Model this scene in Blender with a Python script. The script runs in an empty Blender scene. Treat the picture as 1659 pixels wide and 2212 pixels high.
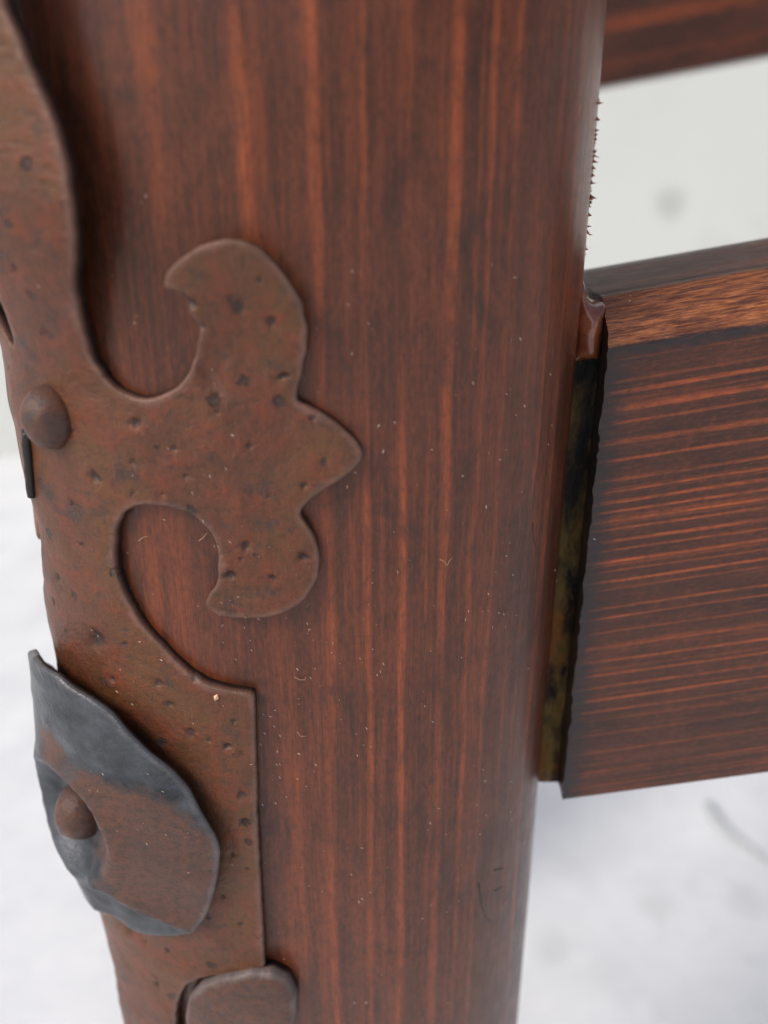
import bpy, bmesh, math, random
import numpy as np
from mathutils import Vector, Matrix, noise
from mathutils.geometry import delaunay_2d_cdt

random.seed(7); np.random.seed(7)
scene = bpy.context.scene
COL = scene.collection
R = math.radians

# ------------------------------------------------------------------ camera
# Everything on the furniture is measured in the leg's own frame: z up the leg,
# x to the right, -y towards the viewer.  The root Empty puts that frame on the ground.
FPX, CX, CY = 1790.0, 829.5, 1106.0            # focal length / centre in 1659x2212 pixels
PITCH = math.atan(FPX / 4378.0)
CAM = Vector((0.0125, -0.1330, 0.0))
RAIL = Vector((0.983, 0.066, 0.168)).normalized()   # direction of both rails
LEAN = math.atan2(RAIL.z, RAIL.x)              # the leg is splayed by this angle
FOOT = -0.50                                    # foot of the leg, leg frame
M_ROOT = Matrix.Translation((0, 0, 0)) @ Matrix.Rotation(LEAN, 4, 'Y') @ Matrix.Translation((0, 0, -FOOT))
cp, sp = math.cos(PITCH), math.sin(PITCH)
AX_F = Vector((0, cp, -sp)); AX_U = Vector((0, sp, cp)); AX_R = Vector((1, 0, 0))
M_CAM = Matrix(((1, AX_U.x, -AX_F.x, CAM.x), (0, AX_U.y, -AX_F.y, CAM.y),
                (0, AX_U.z, -AX_F.z, CAM.z), (0, 0, 0, 1)))
cam = bpy.data.cameras.new('camera'); cam_o = bpy.data.objects.new('camera', cam)
COL.objects.link(cam_o); scene.camera = cam_o
cam_o.matrix_world = M_ROOT @ M_CAM
cam.sensor_fit = 'VERTICAL'; cam.lens = 4.0; cam.sensor_height = 4.0 * 2212 / FPX
cam.sensor_width = cam.sensor_height * .75
cam.clip_start = 0.005; cam.clip_end = 300
cam.dof.use_dof = True; cam.dof.focus_distance = 0.118; cam.dof.aperture_fstop = 1.6

# ------------------------------------------------------------------ light
w = bpy.data.worlds.new('World'); scene.world = w; w.use_nodes = True
wn = w.node_tree.nodes; wl = w.node_tree.links
sky = wn.new('ShaderNodeTexSky'); sky.sky_type = 'NISHITA'; sky.sun_disc = False
SUN_EL, SUN_AZ = R(50), R(-132)                 # azimuth from +y clockwise seen from above
sky.sun_elevation = SUN_EL; sky.sun_rotation = SUN_AZ
sky.air_density = 1.0; sky.dust_density = 4.0; sky.ozone_density = 1.0
bg = wn['Background']; bg.inputs['Strength'].default_value = 0.115
wl.new(sky.outputs[0], bg.inputs['Color'])
sun = bpy.data.lights.new('sun', 'SUN'); sun.energy = 1.5; sun.angle = R(20); sun.color = (1, .95, .88)
sun_o = bpy.data.objects.new('sun', sun); COL.objects.link(sun_o)
sd = Vector((math.sin(SUN_AZ) * math.cos(SUN_EL), math.cos(SUN_AZ) * math.cos(SUN_EL), math.sin(SUN_EL)))
sun_o.rotation_euler = sd.to_track_quat('Z', 'Y').to_euler(); sun_o.location = sd * 5
vs = scene.view_settings
vs.view_transform = 'Standard'; vs.look = 'None'; vs.gamma = 1; vs.exposure = 0.2; vs.use_curve_mapping = False

# ------------------------------------------------------------------ helpers
def ray(px, py):
    return (AX_F * FPX + AX_R * (px - CX) + AX_U * (CY - py)).normalized()

def on_plane(px, py, axis, val):
    d = ray(px, py); t = (val - CAM[axis]) / d[axis]
    return CAM + d * t

# section of the leg: a squared-off round
A_, B_, N_ = 0.0415, 0.034, 2.75
ph = np.linspace(-math.pi, math.pi, 4001)       # 0 = front (-y), + = right (+x)
sx = A_ * np.sign(np.sin(ph)) * np.abs(np.sin(ph)) ** (2 / N_)
sy = -B_ * np.sign(np.cos(ph)) * np.abs(np.cos(ph)) ** (2 / N_)
gx = np.sign(sx) * np.abs(sx / A_) ** (N_ - 1) / A_; gy = np.sign(sy) * np.abs(sy / B_) ** (N_ - 1) / B_
gl = np.hypot(gx, gy); snx, sny = gx / gl, gy / gl
sarc = np.concatenate([[0], np.cumsum(np.hypot(np.diff(sx), np.diff(sy)))])
sarc -= np.interp(0, ph, sarc); S_MIN, S_MAX = sarc[0], sarc[-1]; PERI = S_MAX - S_MIN

def surf(s, z, h):
    s = np.asarray(s, float); s = (s - S_MIN) % PERI + S_MIN
    x = np.interp(s, sarc, sx); y = np.interp(s, sarc, sy)
    nx = np.interp(s, sarc, snx); ny = np.interp(s, sarc, sny)
    return np.stack([x + nx * h, y + ny * h, np.broadcast_to(z, x.shape)], -1)

def unproj(px, py, h=0.0):
    """pixel -> (s, z) on the leg's surface offset by h"""
    d = ray(px, py); prev = None; best = (1e9, 0); hit = None
    def F(t):
        p = CAM + d * t
        return (abs(p.x / (A_ + h)) ** N_ + abs(p.y / (B_ + h)) ** N_) - 1
    t = 0.05
    while t < 0.4:
        f = F(t)
        if f < best[0]: best = (f, t)
        if f < 0: hit = t; break
        t += 0.0004
    if hit is not None:
        lo, hi = hit - 0.0004, hit
        for _ in range(24):
            m = (lo + hi) / 2
            if F(m) < 0: hi = m
            else: lo = m
        t = hi
    else: t = best[1]
    p = CAM + d * t
    i = int(np.argmin((sx + snx * h - p.x) ** 2 + (sy + sny * h - p.y) ** 2))
    return float(sarc[i]), float(p.z)

ROOT = bpy.data.objects.new('splayed_leg_frame', None); COL.objects.link(ROOT)
ROOT.matrix_world = M_ROOT; ROOT.empty_display_size = .05
ROOT['label'] = 'dark stained wooden furniture leg with rusty iron corner fitting and joined rails'
ROOT['category'] = 'furniture leg'

def mesh_obj(name, verts, faces, mat, parent=None, smooth=True, uv=None, attrs=None):
    me = bpy.data.meshes.new(name)
    me.from_pydata([tuple(v) for v in verts], [], [tuple(f) for f in faces])
    me.materials.append(mat)
    if smooth: me.polygons.foreach_set('use_smooth', [True] * len(me.polygons))
    if uv is not None:
        l = me.uv_layers.new(name='UVMap'); vi = np.empty(len(me.loops), int)
        me.loops.foreach_get('vertex_index', vi)
        l.data.foreach_set('uv', np.asarray(uv, float)[vi].ravel())
    for k, v in (attrs or {}).items():
        a = me.attributes.new(k, 'FLOAT', 'POINT'); a.data.foreach_set('value', np.asarray(v, float).ravel())
    me.update()
    o = bpy.data.objects.new(name, me); COL.objects.link(o)
    if parent: o.parent = parent
    return o

def fbm(p, oct=4):
    v = 0; a = 1
    for _ in range(oct):
        v += a * noise.noise(p); p = p * 2.03; a *= .5
    return v

# ------------------------------------------------------------------ node helpers
class NT:
    def __init__(s, name):
        s.m = bpy.data.materials.new(name); s.m.use_nodes = True
        s.t = s.m.node_tree; s.b = s.t.nodes['Principled BSDF']
    def n(s, ty, ins=None, **kw):
        nd = s.t.nodes.new('ShaderNode' + ty)
        for k, v in kw.items(): setattr(nd, k, v)
        for k, v in (ins or {}).items(): s.set(nd.inputs[k], v)
        return nd
    def set(s, sock, v):
        if hasattr(v, 'is_output') or isinstance(v, bpy.types.NodeSocket): s.t.links.new(v, sock)
        else:
            if isinstance(v, tuple) and len(v) == 3 and sock.type == 'RGBA': v = (*v, 1)
            sock.default_value = v
    def out(s, **kw):
        for k, v in kw.items(): s.set(s.b.inputs[k.replace('_', ' ')], v)
    def attr(s, name): return s.n('Attribute', attribute_name=name).outputs['Fac']
    def math(s, op, a, b=0.0, clamp=False):
        nd = s.n('Math', {0: a, 1: b}, operation=op); nd.use_clamp = clamp; return nd.outputs[0]
    def mix(s, f, a, b):
        nd = s.n('Mix', data_type='RGBA'); s.set(nd.inputs[0], f); s.set(nd.inputs[6], a); s.set(nd.inputs[7], b)
        return nd.outputs[2]
    def noise(s, vec, scale, detail=4, rough=.55, dist=0.0):
        return s.n('TexNoise', {'Vector': vec, 'Scale': scale, 'Detail': detail, 'Roughness': rough, 'Distortion': dist}).outputs['Fac']
    def ramp(s, f, lo, hi):
        nd = s.n('MapRange', {'Value': f, 'From Min': lo, 'From Max': hi}); nd.clamp = True; return nd.outputs[0]
    def scale(s, vec, v): return s.n('Mapping', {'Vector': vec, 'Scale': v}).outputs[0]
    def bump(s, h, dist, strength=1.0, prev=None):
        ins = {'Height': h, 'Distance': dist, 'Strength': strength}
        if prev is not None: ins['Normal'] = prev
        return s.n('Bump', ins).outputs[0]

def srgb(r, g, b):
    f = lambda c: (c / 255 / 12.92) if c / 255 <= .04045 else ((c / 255 + .055) / 1.055) ** 2.4
    return (f(r), f(g), f(b))

def wood_material(name, dark, dark2, orange, rough=.42, worn=False):
    """UV: u across the grain, v along it, in centimetres; attribute ring = late/early wood"""
    t = NT(name); uv = t.n('TexCoord').outputs['UV']
    fib = t.noise(t.scale(uv, (13, .5, 1)), 1.0, 4, .65, .4)       # long fibres
    fib2 = t.noise(t.scale(uv, (48, 2.4, 1)), 1.0, 2, .6)          # fine fibres
    patch = t.noise(t.scale(uv, (.9, .4, 1)), 1.0, 3, .6, .6)
    blot = t.noise(t.scale(uv, (3.2, 2.2, 1)), 1.0, 5, .7)
    cross = t.noise(t.scale(uv, (.8, 26, 1)), 1.0, 3, .7)          # saw marks across
    ring = t.attr('ring')
    rm = t.math('MULTIPLY', ring, t.ramp(fib, .15, .55))
    rm = t.math('MULTIPLY', rm, t.ramp(blot, .18, .52))
    base = t.mix(t.ramp(patch, .35, .65), dark, dark2)
    base = t.mix(t.math('MULTIPLY', t.ramp(fib, .46, .72), .6), base, tuple(c * f for c, f in zip(dark2, (1.75, 1.45, 1.3))))
    base = t.mix(t.math('MULTIPLY', t.ramp(blot, .5, .72), .45), base, tuple(c * .5 for c in dark))
    base = t.mix(t.math('MULTIPLY', t.ramp(fib2, .45, .22), .5), base, tuple(c * .35 for c in dark))
    c = t.mix(rm, base, t.mix(t.ramp(fib2, .3, .7), tuple(x * .6 for x in orange), orange))
    c = t.mix(t.math('MULTIPLY', t.ramp(cross, .58, .72), .34), c, tuple(x * .5 for x in dark))
    blue = t.ramp(t.noise(t.scale(uv, (3.5, 1.2, 2)), 1.3, 3, .65), .55, .7)
    c = t.mix(t.math('MULTIPLY', blue, .42), c, srgb(44, 32, 28))
    mot = t.noise(t.scale(uv, (20, 7, 1)), 1.0, 3, .7)             # fine mottling of the stain
    c = t.mix(t.math('MULTIPLY', t.ramp(mot, .48, .3), .45), c, srgb(34, 19, 12))
    c = t.mix(t.math('MULTIPLY', t.ramp(mot, .54, .72), .35), c, srgb(130, 72, 42))
    smu = t.ramp(t.noise(t.scale(uv, (1.1, .6, 1)), 1.0, 5, .7, .8), .52, .68)   # dark smudges
    c = t.mix(t.math('MULTIPLY', smu, .5), c, srgb(44, 28, 22))
    if worn:
        wmask = t.attr('worn')
        wn_ = t.noise(t.scale(uv, (38, 2.4, 1)), 1.0, 5, .8, .3)
        wc = t.mix(t.ramp(wn_, .38, .62), srgb(84, 44, 26), srgb(182, 112, 66))
        wc = t.mix(t.math('MULTIPLY', t.ramp(t.noise(t.scale(uv, (12, 1.2, 1)), 1.0, 5, .75), .44, .6), .8), wc, srgb(72, 38, 28))
        wob = t.math('MULTIPLY', t.math('SUBTRACT', t.noise(t.scale(uv, (3, 2.2, 1)), 1.0, 4, .7), .5), 1.5)
        c = t.mix(t.ramp(t.math('ADD', wmask, wob), .42, .55), c, wc)
        char = t.attr('char')
        cm = t.ramp(t.math('ADD', char, t.math('MULTIPLY', t.math('SUBTRACT', t.noise(t.scale(uv, (9, 3, 1)), 1.0, 4, .75), .5), 1.0)), .35, .75)
        c = t.mix(t.math('MULTIPLY', cm, .88), c, srgb(36, 32, 34))
    t.out(Base_Color=c)
    t.out(Roughness=t.math('ADD', rough, t.math('MULTIPLY', t.math('SUBTRACT', blot, .5), .5)))
    b = t.bump(ring, .00012, .6)
    b = t.bump(fib2, .00014, .6, b)
    b = t.bump(fib, .0003, .4, b)
    b = t.bump(blot, .0004, .35, b)
    t.out(Normal=b, Specular_IOR_Level=.22, Coat_Weight=.55, Coat_Roughness=.27)
    return t.m

def iron_material(name, steel=False):
    t = NT(name); uv = t.n('TexCoord').outputs['UV']
    big = t.noise(uv, .55, 5, .6, .5); mid = t.noise(uv, 2.2, 6, .7, .3); fine = t.noise(uv, 9, 5, .7)
    sand = t.noise(uv, 45, 3, .7)
    brown, red, olive, grey = srgb(92, 52, 33), srgb(116, 56, 33), srgb(100, 63, 34), srgb(50, 44, 42)
    c = t.mix(t.ramp(big, .42, .58), brown, olive)
    c = t.mix(t.ramp(mid, .46, .66), c, red)
    c = t.mix(t.math('MULTIPLY', t.ramp(t.noise(uv, 1.6, 7, .75), .53, .64), .75), c, grey)
    c = t.mix(t.math('MULTIPLY', t.ramp(fine, .5, .32), .6), c, srgb(52, 34, 25))
    scr = t.noise(t.scale(uv, (30, 3, 1)), 1.0, 3, .6)
    c = t.mix(t.math('MULTIPLY', t.ramp(scr, .56, .72), .3), c, srgb(128, 92, 68))
    c = t.mix(t.math('MULTIPLY', t.ramp(sand, .5, .75), .35), c, srgb(140, 96, 66))
    # small pits
    v = t.n('TexVoronoi', {'Vector': uv, 'Scale': 2.6, 'Randomness': 1.0}); vd = v.outputs['Distance']
    keep = t.ramp(t.n('SeparateColor', {0: v.outputs['Color']}).outputs[0], .82, .84)
    pit = t.math('MULTIPLY', t.ramp(t.math('ADD', vd, t.math('MULTIPLY', t.math('SUBTRACT', fine, .5), .5)), .24, .1), keep)
    dent = t.attr('dent')
    pit2 = t.math('MAXIMUM', pit, t.ramp(dent, .25, .8))
    c = t.mix(t.math('MULTIPLY', pit2, .72), c, srgb(44, 42, 42))
    edge = t.attr('edge')
    em = t.ramp(t.math('ADD', edge, t.math('MULTIPLY', t.math('SUBTRACT', mid, .5), 1.3)), .55, .95)  # rim mask: pale wear plus the rim's bright highlight, painted into the colour
    c = t.mix(t.math('MULTIPLY', em, .55), c, srgb(126, 98, 86))
    rgh = t.math('ADD', .3, t.math('MULTIPLY', fine, .22)); met = 0.15
    if steel:
        rust = t.attr('rust')
        rm = t.ramp(t.math('ADD', rust, t.math('MULTIPLY', t.math('SUBTRACT', t.noise(uv, 2.6, 7, .7, .4), .5), 1.3)), .34, .66)
        st = t.mix(t.ramp(t.noise(uv, 1.4, 5, .6), .35, .65), srgb(42, 45, 49), srgb(92, 96, 102))
        st = t.mix(t.math('MULTIPLY', t.ramp(fine, .5, .7), .4), st, srgb(70, 62, 58))
        rc = t.mix(t.ramp(mid, .35, .65), srgb(74, 52, 44), srgb(100, 60, 42))
        rc = t.mix(t.math('MULTIPLY', t.ramp(fine, .54, .34), .75), rc, srgb(46, 36, 34))
        rc = t.mix(t.math('MULTIPLY', t.ramp(sand, .5, .7), .4), rc, srgb(124, 88, 68))
        st = t.mix(t.math('MULTIPLY', t.ramp(sand, .52, .7), .35), st, srgb(104, 104, 104))
        c = t.mix(rm, st, rc); c = t.mix(t.math('MULTIPLY', em, .5), c, srgb(120, 116, 116))
        met = t.math('MULTIPLY', t.math('SUBTRACT', 1.0, rm), .45)
        rgh = t.math('ADD', .3, t.math('MULTIPLY', rm, .12))
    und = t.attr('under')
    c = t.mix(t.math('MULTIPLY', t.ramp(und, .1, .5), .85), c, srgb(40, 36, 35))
    t.out(Base_Color=c, Roughness=rgh, Metallic=met, Specular_IOR_Level=.5)
    b = t.bump(mid, .0008, .5)
    b = t.bump(fine, .0003, .6, b)
    b = t.bump(sand, .00008, .7, b)
    if not steel: b = t.bump(t.math('SUBTRACT', 1.0, pit), .0004, .7, b)
    t.out(Normal=b)
    return t.m

def plain(name, col, rough=.5, **kw):
    t = NT(name); t.out(Base_Color=col, Roughness=rough, **kw); return t.m

M_WOOD = wood_material('stained_wood', srgb(68, 35, 20), srgb(96, 50, 29), srgb(160, 78, 40))
M_RAIL = wood_material('stained_rail_wood', srgb(56, 30, 20), srgb(80, 42, 27), srgb(186, 90, 40), worn=True)
M_IRON = iron_material('rusty_iron')
M_LEAF = iron_material('dark_worn_iron', steel=True)

# ------------------------------------------------------------------ ground and wall
def ground_material(name, col, col2, spots, scale):
    t = NT(name); p = t.n('TexCoord').outputs['Object']
    n1 = t.noise(p, scale, 6, .7); n2 = t.noise(p, scale * 7, 4, .6)
    c = t.mix(t.ramp(n1, .35, .7), col, col2)
    c = t.mix(t.math('MULTIPLY', t.ramp(n2, .58, .72), .25), c, tuple(x * .75 for x in col2))
    for (pt, r, k) in spots:
        d = t.n('VectorMath', {0: p, 1: tuple(pt)}, operation='DISTANCE').outputs['Value']
        d = t.math('ADD', d, t.math('MULTIPLY', t.math('SUBTRACT', n2, .5), r * 1.5))
        c = t.mix(t.math('MULTIPLY', t.ramp(d, r, r * .35), k), c, srgb(120, 120, 118))
    t.out(Base_Color=c, Roughness=.7); t.out(Normal=t.bump(n2, .004, .3)); return t.m

def world_hit(px, py, axis, val):
    o = M_ROOT @ CAM; d = M_ROOT.to_3x3() @ ray(px, py)
    return o + d * ((val - o[axis]) / d[axis])
WALL_Y = world_hit(30, 985, 2, 0.0).y
gs = [(world_hit(x, y, 2, 0), r, k) for x, y, r, k in
      ((1417, 1959, .016, .17), (1609, 1944, .017, .19), (1191, 2047, .016, .14), (1330, 2110, .024, .09), (1250, 1880, .022, .08))]
ws = [(world_hit(1445, 445, 1, WALL_Y), .045, .3)]
M_GROUND = ground_material('pale_ground', (.75, .765, .785), (.62, .64, .665), gs, 9.0)
M_WALL = ground_material('pale_plaster', (.67, .685, .65), (.63, .645, .61), ws, 1.2)
g = mesh_obj('ground', [(-30, -30, 0), (30, -30, 0), (30, 30, 0), (-30, 30, 0)], [(0, 1, 2, 3)], M_GROUND, smooth=False)
g['kind'] = 'structure'
def box_vf(x0, x1, y0, y1, z0, z1):
    v = [(x, y, z) for z in (z0, z1) for y in (y0, y1) for x in (x0, x1)]
    return v, [(0, 2, 3, 1), (4, 5, 7, 6), (0, 1, 5, 4), (2, 6, 7, 3), (0, 4, 6, 2), (1, 3, 7, 5)]
wv, wf = box_vf(-5, 5, WALL_Y, WALL_Y + .25, -.02, 2.6)
wall = mesh_obj('wall', wv, wf, M_WALL, smooth=False)
wall['label'] = 'plain pale grey wall out of focus behind the wooden leg'; wall['category'] = 'wall'

# ------------------------------------------------------------------ the leg
def stripe_field(q, stripes, z):
    r = np.zeros_like(q)
    for (c, wd, k, zr) in stripes:
        x = (q - c) / wd
        v = np.where(x > 0, np.clip(1.5 - 1.6 * x, 0, 1), np.clip(1.25 + .85 * x, 0, 1))
        if zr is not None: v = v * np.clip((z - zr[0]) / .012 + 1, 0, 1) * np.clip((zr[1] - z) / .012 + 1, 0, 1)
        r = np.maximum(r, k * v)
    return r

# orange early-wood bands: pixel samples along each band -> mean arc position
bands = [([(175, 60), (190, 250)], 10, .5), ([(310, 60), (335, 300), (345, 420)], 30, 1.2), ([(512, 60), (525, 300), (540, 440)], 26, 1.2),
         ([(640, 60), (655, 400), (690, 800), (715, 1200), (732, 1700), (735, 2100)], 14, .85),
         ([(770, 60), (780, 500), (800, 1400), (806, 1900)], 10, 1.0),
         ([(870, 200), (882, 600), (880, 1200), (862, 1700), (850, 2000)], 10, .95),
         ([(985, 300), (970, 800), (952, 1500), (932, 1850)], 12, 1.0),
         ([(1072, 150), (1050, 650), (1010, 1250), (985, 1700)], 8, .9),
         ([(1130, 150), (1100, 650), (1058, 1100), (1030, 1500)], 7, .9),
         ([(1178, 150), (1150, 600)], 7, .8), ([(1215, 150), (1185, 600)], 6, .8), ([(1252, 150), (1222, 600)], 6, .9),
         ([(1280, 150), (1262, 400), (1240, 640)], 13, 1.15),
         ([(1288, 150), (1270, 380), (1250, 600)], 16, 1.1), ([(640, 1650), (650, 2000)], 26, .6), ([(330, 1150), (330, 1250)], 20, .6), ([(440, 900), (450, 500)], 14, .35),
         ([(925, 900), (915, 1300)], 5, .35), ([(1030, 400), (1015, 700)], 5, .4), ([(580, 700), (600, 1500)], 12, .3)]
STR = []
for pts, wpx, k in bands:
    ss = [unproj(*p)[0] for p in pts]; wd = []
    for p in pts:
        a = unproj(p[0] - wpx / 2, p[1])[0]; b = unproj(p[0] + wpx / 2, p[1])[0]; wd.append(abs(b - a))
    zz0 = [unproj(*p)[1] for p in pts]; full = max(p[1] for p in pts) - min(p[1] for p in pts) > 1000 or 1020 < pts[0][0] < 1270
    STR.append((float(np.median(ss)), float(np.median(wd)) * 1.05, k, None if full else (min(zz0), max(zz0))))
rs = np.random.RandomState(3)
for s0 in list(np.arange(S_MIN, -.062, .005)) + list(np.arange(.06, S_MAX, .004)):
    STR.append((s0 + rs.uniform(-.001, .001), rs.uniform(.0004, .001), rs.uniform(.4, .9), None))

for _ in range(70):                                # weak bands in between
    STR.append((rs.uniform(-.062, .062), rs.choice([.0003, .0006, .0012, .002]) * rs.uniform(.7, 1.3), rs.uniform(.12, .42), None))
Z_TOP = 0.16
s_vals = np.concatenate([np.arange(S_MIN, -.075, .0012), np.arange(-.075, .075, .00017), np.arange(.075, S_MAX, .0012)])
z_vals = np.concatenate([np.arange(FOOT, -.22, .02), np.arange(-.22, .09, .0018), np.arange(.09, Z_TOP + .001, .01)])
SS, ZZ = np.meshgrid(s_vals, z_vals)
nz = np.array([[noise.noise(Vector((0, 0, z * 18))), noise.noise(Vector((7, 0, z * 55)))] for z in z_vals])
wob = np.array([[fbm(Vector((s * 60, z * 9, 3.3)), 3) for s in s_vals[::12]] for z in z_vals])
wob = np.array([np.interp(s_vals, s_vals[::12], row) for row in wob])
fine = np.array([[noise.noise(Vector((s * 300, z * 90, 9.1))) for s in s_vals[::4]] for z in z_vals])
fine = np.array([np.interp(s_vals, s_vals[::4], row) for row in fine])
Q = SS + wob * .0013 + fine * .0004 + nz[:, :1] * .0004
ring = stripe_field(Q, STR, ZZ)
inten = np.array([[fbm(Vector((s * 150, z * 22, 1.7)), 3) for s in s_vals[::12]] for z in z_vals])
inten = np.array([np.interp(s_vals, s_vals[::12], row) for row in inten])
ring = ring * np.clip(.78 + .95 * inten, .05, 1.15)
hh = fine * .00003 + inten * .00012
P = surf(SS.ravel(), ZZ.ravel(), 0); 
nx = np.interp(SS.ravel(), sarc, snx); ny = np.interp(SS.ravel(), sarc, sny)
P[:, 0] += nx * hh.ravel(); P[:, 1] += ny * hh.ravel()
ns, nzn = len(s_vals), len(z_vals)
idx = np.arange(ns * nzn).reshape(nzn, ns)
a = idx[:-1]; b = idx[1:]
F = np.stack([a, np.roll(a, -1, 1), np.roll(b, -1, 1), b], -1).reshape(-1, 4)
caps = [tuple(idx[0][::-1]), tuple(idx[-1])]
UV = np.stack([SS.ravel() * 100, ZZ.ravel() * 100], -1)
leg = mesh_obj('leg', P, list(map(tuple, F)) + caps, M_WOOD, ROOT, uv=UV, attrs={'ring': ring.ravel()})

# ------------------------------------------------------------------ iron plates laid over the leg
def resample(poly, step, closed=True):
    p = np.asarray(poly, float); out = []
    n = len(p)
    for i in range(n if closed else n - 1):
        q0, q1 = p[i], p[(i + 1) % n]; L = np.hypot(*(q1 - q0)); k = max(1, int(round(L / step)))
        for j in range(k): out.append(q0 + (q1 - q0) * j / k)
    if not closed: out.append(p[-1])
    return np.array(out)

def smooth_open(p, it=2):
    p = p.copy()
    for _ in range(it): p[1:-1] = (p[:-2] + 2 * p[1:-1] + p[2:]) / 4
    return p

def seg_dist(pts, poly):
    a = poly; b = np.roll(poly, -1, 0); ab = b - a; L2 = (ab ** 2).sum(1) + 1e-18
    out = np.empty(len(pts))
    for i in range(0, len(pts), 2000):
        p = pts[i:i + 2000, None, :]
        t = np.clip(((p - a) * ab).sum(2) / L2, 0, 1)
        out[i:i + 2000] = np.sqrt(((p - a - ab * t[..., None]) ** 2).sum(2)).min(1)
    return out

def inside(pts, poly):
    x, y = pts[:, 0], pts[:, 1]; c = np.zeros(len(pts), bool); j = len(poly) - 1
    for i in range(len(poly)):
        xi, yi = poly[i]; xj, yj = poly[j]
        k = ((yi > y) != (yj > y)) & (x < (xj - xi) * (y - yi) / (yj - yi + 1e-15) + xi)
        c ^= k; j = i
    return c

def build_plate(name, poly, top, thick, mat, parent, spacing=.0009, rnd=.0004, dents=(), extra=None):
    """poly in (s,z); top(s,z) = height of the upper face over the leg"""
    poly = resample(poly, .0006)
    lo, hi = poly.min(0), poly.max(0)
    gx_, gy_ = np.meshgrid(np.arange(lo[0], hi[0], spacing), np.arange(lo[1], hi[1], spacing))
    pts = np.stack([gx_.ravel(), gy_.ravel()], -1) + np.random.uniform(-.3, .3, (gx_.size, 2)) * spacing
    ring_pts = []
    tn = np.roll(poly, -1, 0) - np.roll(poly, 1, 0); tn /= np.linalg.norm(tn, axis=1)[:, None] + 1e-12
    area = .5 * np.sum(poly[:, 0] * np.roll(poly[:, 1], -1) - np.roll(poly[:, 0], -1) * poly[:, 1])
    nrm = np.stack([-tn[:, 1], tn[:, 0]], -1) * (1 if area > 0 else -1)
    for k, off in enumerate((rnd * .18, rnd * .5, rnd)):
        q = poly + nrm * off; ring_pts.append((q, off))
    for (ds, dz, r, dp, el, an) in dents:
        for f in (.0, .3, .55, .8, 1.05):
            m = 1 if f == 0 else int(6 + 6 * f)
            for j in range(m):
                t = 2 * math.pi * j / m + f; u, v_ = math.cos(t) * r * f, math.sin(t) * r * f * el
                ca, sa = math.cos(an), math.sin(an)
                pts = pts if False else pts
                ring_pts.append((np.array([[ds + u * ca - v_ * sa, dz + u * sa + v_ * ca]]), -1))
    keep = [pts[inside(pts, poly)]]; keep[0] = keep[0][seg_dist(keep[0], poly) > rnd * 1.25]
    for q, off in ring_pts:
        if off > 0:
            m = inside(q, poly); q = q[m]; q = q[seg_dist(q, poly) > off * .93]; keep.append(q)
    dq = [q for q, off in ring_pts if off < 0]
    if dq:
        dq = np.concatenate(dq); dq = dq[inside(dq, poly)]; dq = dq[seg_dist(dq, poly) > rnd * .6]; keep.append(dq)
    ip = np.concatenate(keep); nb = len(poly)
    allp = np.concatenate([poly, ip])
    v2, e2, f2, ov, oe, of = delaunay_2d_cdt([Vector(p) for p in allp], [], [list(range(nb))], 1, 1e-7)
    v2 = np.array([tuple(v) for v in v2]); d = seg_dist(v2, poly)
    d[d < 2e-6] = 0
    h = np.array([top(s, z) for s, z in v2])
    dent = np.zeros(len(v2))
    for (ds, dz, r, dp, el, an) in dents:
        ca, sa = math.cos(an), math.sin(an); u = v2[:, 0] - ds; w_ = v2[:, 1] - dz
        q = np.sqrt(((u * ca + w_ * sa) / r) ** 2 + ((-u * sa + w_ * ca) / (r * el)) ** 2)
        q = q * (1 + .14 * np.sin(np.arctan2(w_, u) * 3 + ds * 9e3) + .1 * np.sin(np.arctan2(w_, u) * 5 + dz * 9e3)); k = np.clip(1 - q ** 2, 0, 1); h -= dp * k ** 1.2 - dp * .16 * np.exp(-((q - 1.15) / .22) ** 2)
        dent = np.maximum(dent, k * min(1, dp / .0003) * (.3 if r > .0018 else 1))
    dd = np.clip(d, 0, rnd); h2 = h - (rnd - np.sqrt(np.maximum(rnd ** 2 - (rnd - dd) ** 2, 0)))
    T = surf(v2[:, 0], v2[:, 1], h2)
    # lower face + rim
    from collections import Counter
    cnt = Counter(); f2 = [list(f) for f in f2]
    for i_, f in enumerate(f2):
        p0, p1, p2 = v2[f[0]], v2[f[1]], v2[f[2]]
        if (p1[0] - p0[0]) * (p2[1] - p0[1]) - (p1[1] - p0[1]) * (p2[0] - p0[0]) < 0: f2[i_] = f[::-1]
    for f in f2:
        for i in range(len(f)): cnt[(f[i], f[(i + 1) % len(f)])] += 1
    n = len(v2); Bv = surf(v2[:, 0], v2[:, 1], h - thick)
    faces = [tuple(f) for f in f2] + [tuple(x + n for x in reversed(f)) for f in f2]
    for (i, j) in list(cnt):
        if (j, i) not in cnt: faces.append((j, i, i + n, j + n))
    uv = np.concatenate([v2, v2]) * 100
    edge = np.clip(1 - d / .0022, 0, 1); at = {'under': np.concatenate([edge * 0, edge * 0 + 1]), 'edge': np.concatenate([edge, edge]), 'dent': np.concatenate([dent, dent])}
    if extra: at.update({k: np.tile([fn(s, z) for s, z in v2], 2) for k, fn in extra.items()})
    return mesh_obj(name, np.concatenate([T, Bv]), faces, mat, parent, uv=uv, attrs=at)

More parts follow.
